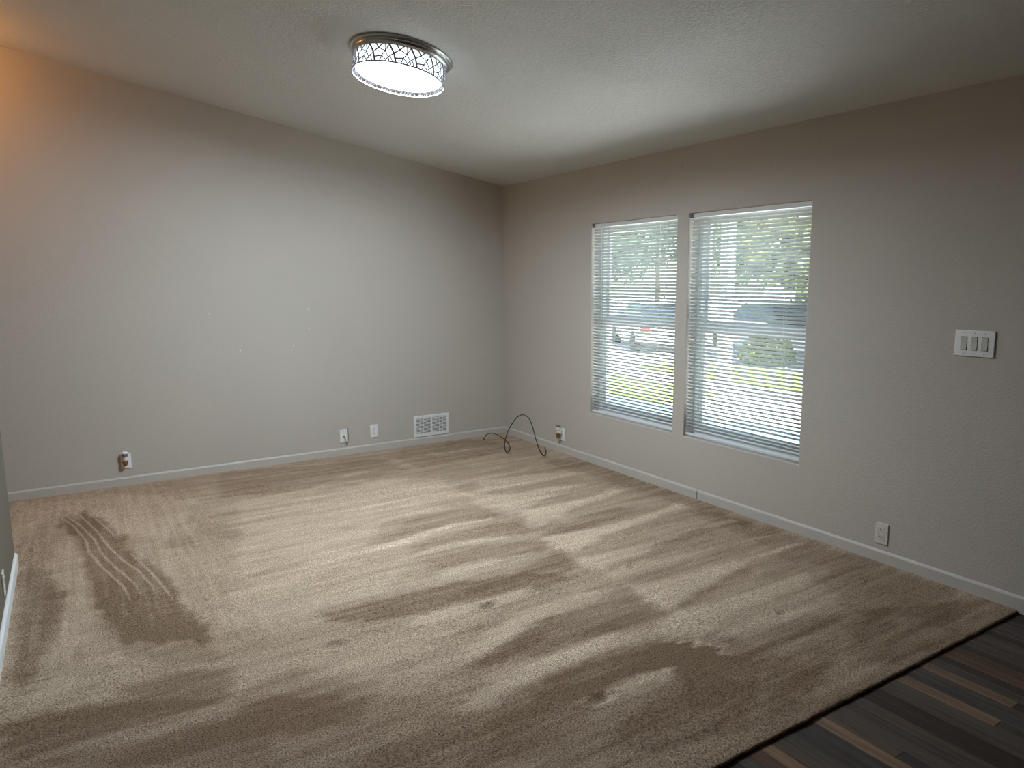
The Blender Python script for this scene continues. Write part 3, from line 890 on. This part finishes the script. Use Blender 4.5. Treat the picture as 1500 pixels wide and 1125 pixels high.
# ------------------------------------------------------------------ drum ceiling light on the sloped ceiling
def ceiling_light(cx, cy):
    root = empty('ceiling_light', (cx, cy, ceil_z(cx)), (0, math.atan(SLOPE), 0))
    tag(root, 'round flush drum ceiling light with grey lattice shade and nickel rim', 'ceiling light')
    z = -0.004
    MB().lathe([(0.20, z + 0.006), (0.279, z + 0.004), (0.281, z - 0.004), (0.277, z - 0.010), (0.262, z - 0.011)], 72).build('base_ring', M['nickel'], root, smooth=True)
    MB().lathe([(0.264, z - 0.006), (0.266, z - 0.014), (0.262, z - 0.026), (0.254, z - 0.036), (0.243, z - 0.040), (0.15, z - 0.040)], 72).build('canopy', M['nickel'], root, smooth=True)
    R, z0, z1 = 0.251, z - 0.038, -0.133
    sh = MB()
    nt = 14
    motif = [((.10, 0), (.36, .48), 1.5), ((.36, .48), (.50, 1.0), 1.5), ((.45, 0), (.60, .25), 1), ((.60, .25), (.36, .48), 1), ((.60, .25), (.80, 0), 1),
             ((.36, .48), (.12, .72), .8), ((.12, .72), (-.04, 1.0), .8), ((.12, .72), (-.05, .40), .8), ((-.05, .40), (.10, .02), .8), ((.45, .74), (.80, .66), 1),
             ((.80, .66), (.95, .40), .8), ((.80, .66), (.72, 1.0), .8), ((.80, .66), (1.0, .86), .8), ((.20, .64), (.36, 1.0), .8), ((.95, .40), (.90, 0), .7),
             ((.60, .25), (.95, .40), .7), ((1.12, .72), (1.2, 1.0), .8)]

    def P(u, v, r):
        a = 2 * PI * u / nt
        return Vector((r * math.cos(a), r * math.sin(a), z0 + (z1 - z0) * v))
    for t in range(nt):
        for (u0, v0), (u1, v1), wd in motif:
            hw = 0.0033 * wd
            pts = [(u0 + (u1 - u0) * k / 2, v0 + (v1 - v0) * k / 2) for k in range(3)]
            rings = []
            du, dv = (u1 - u0) * 2 * PI * R / nt, (v1 - v0) * (z1 - z0)
            ln = math.hypot(du, dv)
            nu, nv = -dv / ln * hw / (2 * PI * R / nt), du / ln * hw / (z1 - z0)
            for u, v in pts:
                rings.append([sh.bm.verts.new(P(t + u + s * nu, v + s * nv, r)) for s, r in ((-1, R - .0012), (1, R - .0012), (1, R + .0012), (-1, R + .0012))])
            for a, b in zip(rings, rings[1:]):
                for k in range(4):
                    sh.bm.faces.new((a[k], a[(k + 1) % 4], b[(k + 1) % 4], b[k]))
            sh.bm.faces.new(rings[0])
            sh.bm.faces.new(rings[-1])
    shade = sh.build('lattice_shade', M['lattice'], root)
    for zz, h in ((z0 + 0.001, 0.005), (z1 + 0.003, 0.006)):
        rm = MB()
        rm.lathe([(R - .0015, zz - h / 2), (R + .0018, zz - h / 2), (R + .0018, zz + h / 2), (R - .0015, zz + h / 2), (R - .0015, zz - h / 2)], 72, cap=False)
        rm.build('shade_rim', M['lattice'], shade)
    MB().lathe([(0.236, z0 + 0.002), (0.236, -0.110), (0.230, -0.114)], 72, cap=False).build('diffuser_side', M['lamp_side'], root, smooth=True)
    MB().lathe([(0.230, -0.114), (0.218, -0.117), (0.12, -0.119), (0.001, -0.1195)], 72, cap=False).build('diffuser', M['lamp_glow'], root, smooth=True)
    ld = bpy.data.lights.new('led_disc', 'AREA')
    ld.shape = 'DISK'
    ld.size = 0.43
    ld.energy = LAMP_WATTS
    ld.color = LAMP_COLOR
    lo = bpy.data.objects.new('led_disc', ld)
    COL.objects.link(lo)
    lo.parent = root
    lo.location = (0, 0, -0.1205)
    return root


ceiling_light(-1.963, -2.192)


# ------------------------------------------------------------------ hall light round the corner, warm bulb in a globe
def hall_light(x, y):
    zc = ceil_z(x)
    root = tag(empty('hall_globe_light', (x, y, zc)), 'warm glowing globe light on the hall ceiling past the partition', 'ceiling light')
    MB().lathe([(0.02, 0.012), (0.075, 0.010), (0.078, -0.012), (0.05, -0.028), (0.045, -0.05)], 32).build('canopy', M['nickel'], root, smooth=True)
    prof = [(0.045, -0.045)] + [(0.10 * math.sin(a), -0.135 + 0.10 * math.cos(a)) for a in [0.5 + k * 0.26 for k in range(11)]]
    MB().lathe(prof, 32).build('globe', M['hall_glow'], root, smooth=True)
    ld = bpy.data.lights.new('bulb', 'POINT')
    ld.energy = HALL_WATTS
    ld.color = (1.0, 0.41, 0.10)
    ld.shadow_soft_size = 0.10
    lo = bpy.data.objects.new('bulb', ld)
    COL.objects.link(lo)
    lo.parent = root
    lo.location = (0, 0, -0.26)
    return root


hall_light(-4.38, -0.48)


# ------------------------------------------------------------------ wall plates (local frame: -Y faces the room, Z up)
ROT = {'back': 0.0, 'right': -PI / 2, 'left': PI / 2}


def at_wall(side, a, z, off=0.0):
    """a = X on the back wall, Y on the others"""
    return {'back': (a, -off, z), 'right': (-off, a, z), 'left': (PART_X + off, a, z)}[side]


def plate_mesh(w, h):
    return MB().box(-w / 2, w / 2, -0.0065, 0.0, -h / 2, h / 2, bevel=0.003, seg=2).mesh('cover_plate', M['plate'])


PLATE = plate_mesh(0.070, 0.115)
PLATE_ALM = plate_mesh(0.070, 0.115)
PLATE_ALM.materials[0] = M['almond']


def rounded(w, h, cut):
    """receptacle face: round sides, flat top and bottom"""
    out = []
    r = w / 2
    a0 = math.asin(min(1, (h / 2) / r))
    for s in (1, -1):
        for k in range(7):
            a = -a0 + 2 * a0 * k / 6
            out.append((s * r * math.cos(a), s * r * math.sin(a)))
    return out


def outlet(side, a, z, label, almond=False, decora=False):
    root = tag(empty('wall_outlet', at_wall(side, a, z), (0, 0, ROT[side])), label, 'outlet', 'duplex wall outlets')
    link('cover_plate', PLATE_ALM if almond else PLATE, root)
    mat = M['almond'] if almond else M['plate']
    for s in (1, -1):
        zc = s * 0.0195
        m = MB()
        if decora:
            m.box(-0.0165, 0.0165, -0.0085, -0.004, zc - 0.0180, zc + 0.0180, bevel=0.001)
        else:
            m.prism([(u, v + zc) for u, v in rounded(0.034, 0.028, 0)], 'Y', -0.0085, -0.004)
        face = m.build('receptacle', mat, root)
        for (sx, sz, w, h) in ((-0.0065, 0.004, 0.0026, 0.0095), (0.0065, 0.004, 0.0022, 0.0080)):
            MB().box(sx - w / 2, sx + w / 2, -0.0089, -0.0080, zc + sz - h / 2, zc + sz + h / 2).build('slot', M['dark'], face)
        MB().lathe([(0.0028, -0.0089), (0.0028, -0.0080)], 10, 'Y', (0, 0, zc - 0.0075)).build('slot', M['dark'], face)
    if decora:
        MB().box(-0.0180, -0.0168, -0.0068, -0.0050, -0.036, 0.036).build('insert_gap', M['dark'], root)
    else:
        MB().lathe([(0.0030, -0.0076), (0.0026, -0.0080)], 12, 'Y', (0, 0, 0)).build('screw', M['screw'], root)
    return root


outlet('back', -1.3755, 0.1835, 'white duplex outlet on the grey wall between cable plate and vent')
outlet('back', -3.345, 0.188, 'white outlet holding a plug-in air freshener, far along the back wall')
outlet('right', -0.985, 0.165, 'white outlet holding a plug-in air freshener below the windows near the corner')
outlet('right', -3.921, 0.159, 'almond duplex outlet with nothing plugged in, below the light switches', almond=True, decora=True)
outlet('left', -2.135, 0.165, 'pale outlet low on the partition wall at the left edge', almond=True)


# ------------------------------------------------------------------ plug-in air fresheners
def freshener(side, a, z, label, tall):
    root = tag(empty('air_freshener', at_wall(side, a, z, 0.009), (0, 0, ROT[side])), label, 'air freshener', 'plug-in air fresheners')
    MB().box(-0.019, 0.019, -0.030, 0.0, -0.012, 0.034, bevel=0.008, seg=3).build('body', M['plate'], root, smooth=True)
    MB().lathe([(0.012, 0.026), (0.0195, 0.030), (0.0205, 0.045), (0.019, 0.060 if tall else 0.052)], 24, 'Z', (0, -0.030, 0)).build('warmer_ring', M['plate' if tall else 'cap_grey'], root, smooth=True)
    MB().lathe([(0.019, 0.052), (0.021, 0.055), (0.020, 0.066 if tall else 0.064), (0.012, 0.068)], 24, 'Z', (0, -0.030, 0)).build('cap', M['cap_grey' if tall else 'plate'], root, smooth=True)
    MB().lathe([(0.012, 0.028), (0.013, 0.002), (0.011, -0.001)], 20, 'Z', (0, -0.030, 0)).build('wick_collar', M['plate'], root, smooth=True)
    b = MB()
    b.lathe([(0.010, 0.002), (0.020, -0.006), (0.021, -0.012), (0.016, -0.030), (0.013, -0.046 if tall else -0.036), (0.011, -0.048 if tall else -0.038)], 20, 'Z', (0, -0.030, 0))
    b.build('oil_bottle', M['amber'], root, smooth=True)
    return root


freshener('back', -3.352, 0.200, 'white-capped plug-in air freshener with amber bottle on the back wall outlet', False)
freshener('right', -0.975, 0.180, 'white plug-in air freshener with amber bottle on the window wall', True)

# ------------------------------------------------------------------ coaxial plate with its stub of cable
cp = tag(empty('cable_plate', at_wall('back', -1.654, 0.170), (0, 0, 0)), 'white cable wall plate with thin dark cable hooked beside it', 'wall plate')
link('cover_plate', PLATE, cp)
MB().lathe([(0.0075, -0.006), (0.0075, -0.010), (0.0048, -0.010), (0.0048, -0.020), (0.003, -0.021)], 12, 'Y').build('connector', M['screw'], cp)
for s in (1, -1):
    MB().lathe([(0.0030, -0.0060), (0.0026, -0.0072)], 12, 'Y', (0, 0, s * 0.041)).build('screw', M['screw'], cp)
cpts = spline([(0, -0.020, 0), (0.004, -0.034, -0.012), (0.009, -0.034, -0.040), (0.014, -0.028, -0.075), (0.021, -0.022, -0.090), (0.028, -0.018, -0.070),
               (0.036, -0.014, -0.040), (0.039, -0.010, 0.005), (0.039, -0.008, 0.068)], 6)
MB().tube(cpts, 0.0017, 6).build('cable', M['black_rubber'], cp, smooth=True)

# ------------------------------------------------------------------ three-gang light switch
sw = tag(empty('light_switch', at_wall('right', -4.3015, 1.2125), (0, 0, ROT['right'])), 'white wall plate with three ivory rocker switches beside the windows', 'light switch')
MB().box(-0.088, 0.088, -0.008, 0.0, -0.0615, 0.0615, bevel=0.004, seg=3).build('cover_plate', M['plate'], sw, smooth=True)
for k in (-1, 0, 1):
    x = k * 0.046
    fr = MB().box(x - 0.0145, x + 0.0145, -0.0084, -0.0060, -0.0315, 0.0315).build('switch_gap', M['dark'], sw)
    r = MB()
    up_out = 0.0015 if k != 0 else 0.004
    r.prism([(-0.007, -0.030), (-0.0125, -0.030), (-0.0098, 0.0), (-0.0085 - up_out, 0.030), (-0.007, 0.030)], 'X', x - 0.0128, x + 0.0128)
    r.build('rocker', M['rocker'], sw)
    for s in (1, -1):
        MB().lathe([(0.0032, -0.0078), (0.0026, -0.0090)], 12, 'Y', (x, 0, s * 0.0485)).build('screw', M['screw'], sw)

# ------------------------------------------------------------------ floor-level air vent
vw, vh = 0.361, 0.198
vent = tag(empty('air_vent', at_wall('back', -0.807, 0.172), (0, 0, 0)), 'white louvred air vent low on the back wall near the corner', 'air vent')
m = MB()
ix, iz = vw / 2 - 0.026, vh / 2 - 0.026
for b in ((-vw / 2, -ix, -vh / 2, vh / 2), (ix, vw / 2, -vh / 2, vh / 2), (-ix, ix, iz, vh / 2), (-ix, ix, -vh / 2, -iz)):
    m.box(b[0], b[1], -0.010, 0.0, b[2], b[3], bevel=0.002, seg=1)
m.build('frame', M['vent'], vent)
MB().box(-0.008, 0.008, -0.0095, -0.001, -iz, iz).build('divider', M['vent'], vent)
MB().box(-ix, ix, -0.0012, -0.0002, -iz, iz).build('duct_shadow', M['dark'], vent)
for x0, x1 in ((-ix, -0.008), (0.008, ix)):
    lm = MB().prism([(-0.0096, -0.0030), (-0.0090, 0.0034), (-0.0078, 0.0034), (-0.0034, -0.0036)], 'X', x0, x1).mesh('louvre', M['vent'])
    nl = 12
    for k in range(nl):
        o = link('louvre', lm, vent)
        o.location = (0, 0, -iz + (k + 0.5) * 2 * iz / nl)
    for k in range(1, 4):
        x = x0 + (x1 - x0) * k / 4
        MB().box(x - 0.0014, x + 0.0014, -0.0085, -0.001, -iz, iz).build('mullion', M['vent'], vent)
for s in (-1, 1):
    MB().lathe([(0.004, -0.0095), (0.003, -0.0115)], 10, 'Y', (s * (vw / 2 - 0.012), 0, 0)).build('screw', M['screw'], vent)

# ------------------------------------------------------------------ black coax cable sprung up from the carpet
cab = spline([(-0.337, -0.173, 0.006), (-0.342, -0.201, 0.037), (-0.35, -0.255, 0.071), (-0.364, -0.352, 0.102), (-0.38, -0.454, 0.117), (-0.397, -0.568, 0.119), (-0.417, -0.703, 0.11),
              (-0.429, -0.779, 0.088), (-0.433, -0.804, 0.063), (-0.43, -0.785, 0.031), (-0.424, -0.747, 0.006), (-0.436, -0.732, 0.024), (-0.442, -0.725, 0.073), (-0.436, -0.731, 0.12),
              (-0.427, -0.743, 0.173), (-0.409, -0.766, 0.236), (-0.381, -0.801, 0.306), (-0.357, -0.83, 0.342), (-0.333, -0.86, 0.356), (-0.312, -0.887, 0.346), (-0.294, -0.909, 0.315),
              (-0.279, -0.928, 0.256), (-0.267, -0.942, 0.19), (-0.252, -0.961, 0.107), (-0.236, -0.981, 0.048), (-0.221, -1.0, 0.012), (-0.209, -1.015, 0.006), (-0.215, -1.040, 0.030),
              (-0.215, -1.040, 0.058), (-0.206, -1.015, 0.066)], 5)
A = cab[0]
cbl = tag(empty('coax_cable', (0, 0, 0)), 'loose black coax cable looping up from the carpet in the corner', 'cable')
MB().tube(cab, 0.0040, 8).build('jacket', M['black_rubber'], cbl, smooth=True)
MB().tube([cab[-1], cab[-1] + Vector((0.010, 0.022, 0.008))], [0.0056, 0.0056], 10).build('plug', M['cap_grey'], cbl)
MB().tube([A + Vector((0, 0.008, 0.0)), A + Vector((0, -0.004, 0.012))], [0.0048, 0.0044], 10).build('plug', M['cap_grey'], cbl)


# ------------------------------------------------------------------ small leftovers in the walls
def wall_anchor(side, a, z, label, holes=1):
    root = tag(empty('wall_anchor', at_wall(side, a, z), (0, 0, ROT[side])), label, 'wall anchor', 'old fixing holes in the walls')
    MB().lathe([(0.0085 if holes > 1 else 0.006, 0.0), (0.008 if holes > 1 else 0.0055, -0.0012), (0.003, -0.0018)], 14, 'Y').build('patch', M['spackle'], root)
    for k in range(holes):
        MB().lathe([(0.0028, -0.0012), (0.0026, -0.0023)], 10, 'Y', ((k - (holes - 1) / 2) * 0.009, 0, 0)).build('hole', M['dark'], root)
    return root


wall_anchor('back', -1.909, 1.287, 'white patch with two dark screw holes, highest mark on the back wall', 2)
wall_anchor('back', -1.911, 1.121, 'single dark screw hole straight below the double hole on the back wall', 1)
wall_anchor('back', -2.694, 1.272, 'lone dark nail hole on the back wall, leftmost of the marks', 1)
for a, z, lab in ((-2.473, 0.976, 'small white filler spot on the back wall, lowest of the marks'), (-2.048, 0.991, 'faint white filler spot on the back wall below the screw holes')):
    o = MB().lathe([(0.007, 0.0), (0.006, -0.001), (0.002, -0.0014)], 12, 'Y').build('filler_spot', M['spackle'])
    o.location = at_wall('back', a, z)
    tag(o, lab, 'wall mark', 'filler spots on the back wall')
for a, z, lab in ((-2.363, 2.291, 'pair of small curtain bracket holes above the gap between the windows'), (-3.413, 2.298, 'pair of small curtain bracket holes above the window near the switches')):
    root = tag(empty('bracket_holes', at_wall('right', a, z), (0, 0, ROT['right'])), lab, 'wall mark', 'curtain bracket holes')
    for s in (-1, 1):
        MB().lathe([(0.0035, 0.0), (0.003, -0.0012), (0.001, -0.0014)], 8, 'Y', (s * 0.003, 0, s * 0.014)).build('hole', M['cap_grey'], root)

# ================================================================== OUTSIDE THE WINDOWS
tag(MB().box(0.15, 60, -40, 60, GROUND_Z - 0.3, GROUND_Z).build('ground', M['concrete']), kind='structure')
tag(MB().box(5.45, 7.1, 3.45, 16, GROUND_Z - 0.05, GROUND_Z + 0.05, bevel=0.03).build('lawn', M['lawn']), 'sunlit lawn strip seen through the blind nearer the corner', 'lawn', kind='stuff')
tag(MB().box(8.65, 11.0, -3.0, 7.6, GROUND_Z - 0.05, GROUND_Z + 0.06, bevel=0.03).build('lawn', M['lawn']), 'sunlit lawn patch seen through the blind nearer the switches', 'lawn', kind='stuff')
tag(MB().box(7.35, 8.15, -12, 3.3, GROUND_Z - 0.05, GROUND_Z + 0.012).build('shade_strip', M['shade_grey']), kind='structure')  # dark strip stands in for a shadow on the concrete

tag(MB().box(3.55, 5.40, -14, 24, GROUND_Z - 0.05, GROUND_Z + 0.010).build('blue_shade_strip', M['shade_blue']), kind='structure')  # bluish band paints the shade on the near concrete

pg = tag(empty('carport_frame', (2.8, -0.30, GROUND_Z)), 'slim pale carport post and beam outside the window nearer the switches', 'carport')
for y in (-3.6, 0.0, 3.6):
    MB().box(-0.06, 0.06, y - 0.06, y + 0.06, 0.0, 3.1, bevel=0.006).build('post', M['post'], pg)
MB().box(-0.07, 0.07, -3.9, 3.9, 3.1, 3.28, bevel=0.008).build('beam', M['post'], pg)


def tree(x, y, h, rad, mat, label, n=2600, seed=1, trunk=0.14):
    r_ = random.Random(seed)
    root = tag(empty('garden_tree', (x, y, GROUND_Z)), label, 'tree', 'trees beyond the driveway')
    top = Vector((r_.uniform(-.3, .3), r_.uniform(-.3, .3), h * 0.62))
    t = MB()
    t.tube([(0, 0, -0.1), (0.05, 0, h * 0.2), (top.x * 0.5, top.y * 0.5, h * 0.4), top], [trunk * 1.3, trunk, trunk * 0.8, trunk * 0.4], 8)
    for k in range(5):
        a = k * 1.26 + r_.random()
        t.tube([(top.x * 0.4, top.y * 0.4, h * 0.35), (rad * .4 * math.cos(a), rad * .4 * math.sin(a), h * 0.55), (rad * .65 * math.cos(a), rad * .65 * math.sin(a), h * 0.72)], [trunk * .5, trunk * .35, trunk * .12], 6)
    t.build('trunk', M['bark'], root, smooth=True)
    blobs = [(Vector((rad * .55 * math.cos(a), rad * .55 * math.sin(a), h * r_.uniform(.5, .85))), rad * r_.uniform(.45, .62)) for a in [k * 0.9 for k in range(7)]]
    blobs.append((Vector((0, 0, h * 0.78)), rad * 0.7))
    vs_, fs = [], []
    for k in range(n):
        c, br_ = r_.choice(blobs)
        d = Vector((r_.gauss(0, 1), r_.gauss(0, 1), r_.gauss(0, 1))).normalized()
        p = c + d * br_ * (r_.random() ** 0.4)
        u = Vector((r_.gauss(0, 1), r_.gauss(0, 1), r_.gauss(0, 1))).normalized()
        v = u.cross(d if abs(u.dot(d)) < .95 else Vector((1, 0, 0))).normalized()
        s = r_.uniform(0.13, 0.24)
        b = len(vs_)
        vs_ += [p - u * s, p + v * s * .45, p + u * s, p - v * s * .45]
        fs.append((b, b + 1, b + 2, b + 3))
    me = bpy.data.meshes.new('crown')
    me.from_pydata([tuple(v) for v in vs_], [], fs)
    me.materials.append(M[mat])
    link('crown', me, root)
    return root


tree(13.0, 4.6, 5.0, 2.6, 'leaf_b', 'yellow-green tree filling the view through the blind nearer the switches', 6500, 3)
tree(20.0, 11.5, 6.6, 3.6, 'leaf_a', 'tall green tree straight beyond the gap between the windows', 7000, 4)
tree(16.5, 19.0, 6.4, 3.4, 'leaf_c', 'dark green tree at the corner side of the view outside', 6500, 5)
tree(25.0, 24.5, 8.0, 4.4, 'leaf_a', 'large green tree farthest back behind the parked cars', 6000, 6)
tree(15.5, -0.5, 6.0, 2.6, 'leaf_c', 'dark green tree at the switch side of the view outside', 2600, 8)


def shrub(x, y, r, mat, label, seed):
    r_ = random.Random(seed)
    root = tag(empty('shrub', (x, y, GROUND_Z)), label, 'shrub', 'shrubs by the driveway')
    MB().tube([(0, 0, -0.05), (0.02, 0.01, r * 0.6), (0, 0, r * 1.1)], [0.04, 0.03, 0.01], 6).build('stem', M['bark'], root)
    vs_, fs = [], []
    for k in range(900):
        d = Vector((r_.gauss(0, 1), r_.gauss(0, 1), abs(r_.gauss(0, 1)) * .9)).normalized()
        p = Vector((d.x * r, d.y * r, 0.08 + d.z * r * 1.1)) * (r_.random() ** 0.25)
        u = Vector((r_.gauss(0, 1), r_.gauss(0, 1), r_.gauss(0, 1))).normalized()
        v = u.cross(Vector((0.3, 0.5, 0.8))).normalized()
        s = r_.uniform(0.05, 0.10)
        b = len(vs_)
        vs_ += [p - u * s, p + v * s * .5, p + u * s, p - v * s * .5]
        fs.append((b, b + 1, b + 2, b + 3))
    me = bpy.data.meshes.new('foliage')
    me.from_pydata([tuple(v) for v in vs_], [], fs)
    me.materials.append(M[mat])
    link('foliage', me, root)


shrub(11.7, 6.2, 0.75, 'leaf_b', 'bright rounded shrub on the lawn patch past the porch post', 11)
shrub(11.8, 3.6, 0.6, 'leaf_a', 'low green shrub beside the bright rounded shrub', 12)
shrub(9.5, 11.5, 0.9, 'leaf_c', 'blue-green shrub beyond the lawn strip', 13)


def parked_car(x, y, paint, label, rz):
    root = tag(empty('parked_car', (x, y, GROUND_Z), (0, 0, rz)), label, 'car', 'cars parked across the driveway')
    b = MB()
    b.prism([(-2.2, .30), (-2.25, .62), (-2.15, .88), (-1.0, .98), (.95, .96), (2.05, .84), (2.22, .60), (2.2, .30)], 'Y', -.88, .88)
    bmesh.ops.bevel(b.bm, geom=b.bm.edges[:], offset=.07, segments=2, affect='EDGES')
    b.build('body', M[paint], root, smooth=True)
    c = MB()
    low = [(-1.95, .90), (1.0, .93)]
    pts = [(-1.95, .90, .80), (-1.35, 1.46, .64), (.15, 1.48, .64), (1.0, .93, .80)]
    L_ = [c.bm.verts.new((u, -w_, v)) for u, v, w_ in pts]
    R_ = [c.bm.verts.new((u, w_, v)) for u, v, w_ in pts]
    c.bm.faces.new(L_)
    c.bm.faces.new(R_)
    for k in range(4):
        c.bm.faces.new((L_[k], L_[(k + 1) % 4], R_[(k + 1) % 4], R_[k]))
    c.build('cabin', M['car_glass'], root)
    MB().box(-1.34, .14, -.65, .65, 1.46, 1.50, bevel=.02).build('roof', M[paint], root)
    for u in (-1.35, 1.35):
        for s in (-1, 1):
            MB().lathe([(.20, s * .70), (.32, s * .70), (.32, s * .90), (.20, s * .90)], 20, 'Y', (u, 0, .32)).build('wheel', M['tyre'], root)
    for s in (-1, 1):
        MB().box(-2.27, -2.12, s * .70 - .14, s * .70 + .14, .66, .84, bevel=.02).build('tail_light', M['red'], root)
    return root


parked_car(12.6, 11.6, 'car_white', 'white parked car seen through the blind nearer the corner', math.radians(62))
parked_car(14.6, 8.6, 'car_white', 'white parked car seen past the porch post', math.radians(70))


def house(x, y):
    root = tag(empty('neighbour_house', (x, y, GROUND_Z), (0, 0, math.radians(35))), 'pale one-storey house behind the parked cars', 'house')
    MB().box(-6, 6, -3.5, 3.5, 0, 2.8).build('wall', M['siding'], root)
    MB().prism([(-4.0, 2.75), (4.0, 2.75), (0, 4.4)], 'X', -6.4, 6.4).build('roof', M['shingle'], root)
    for u in (-3.5, 0.5, 3.8):
        w_ = MB().box(u - .6, u + .6, -3.56, -3.50, 1.0, 2.2).build('window', M['vinyl'], root)
        MB().box(u - .52, u + .52, -3.58, -3.55, 1.08, 2.12).build('pane', M['car_glass'], w_)
    return root


house(31, 17)
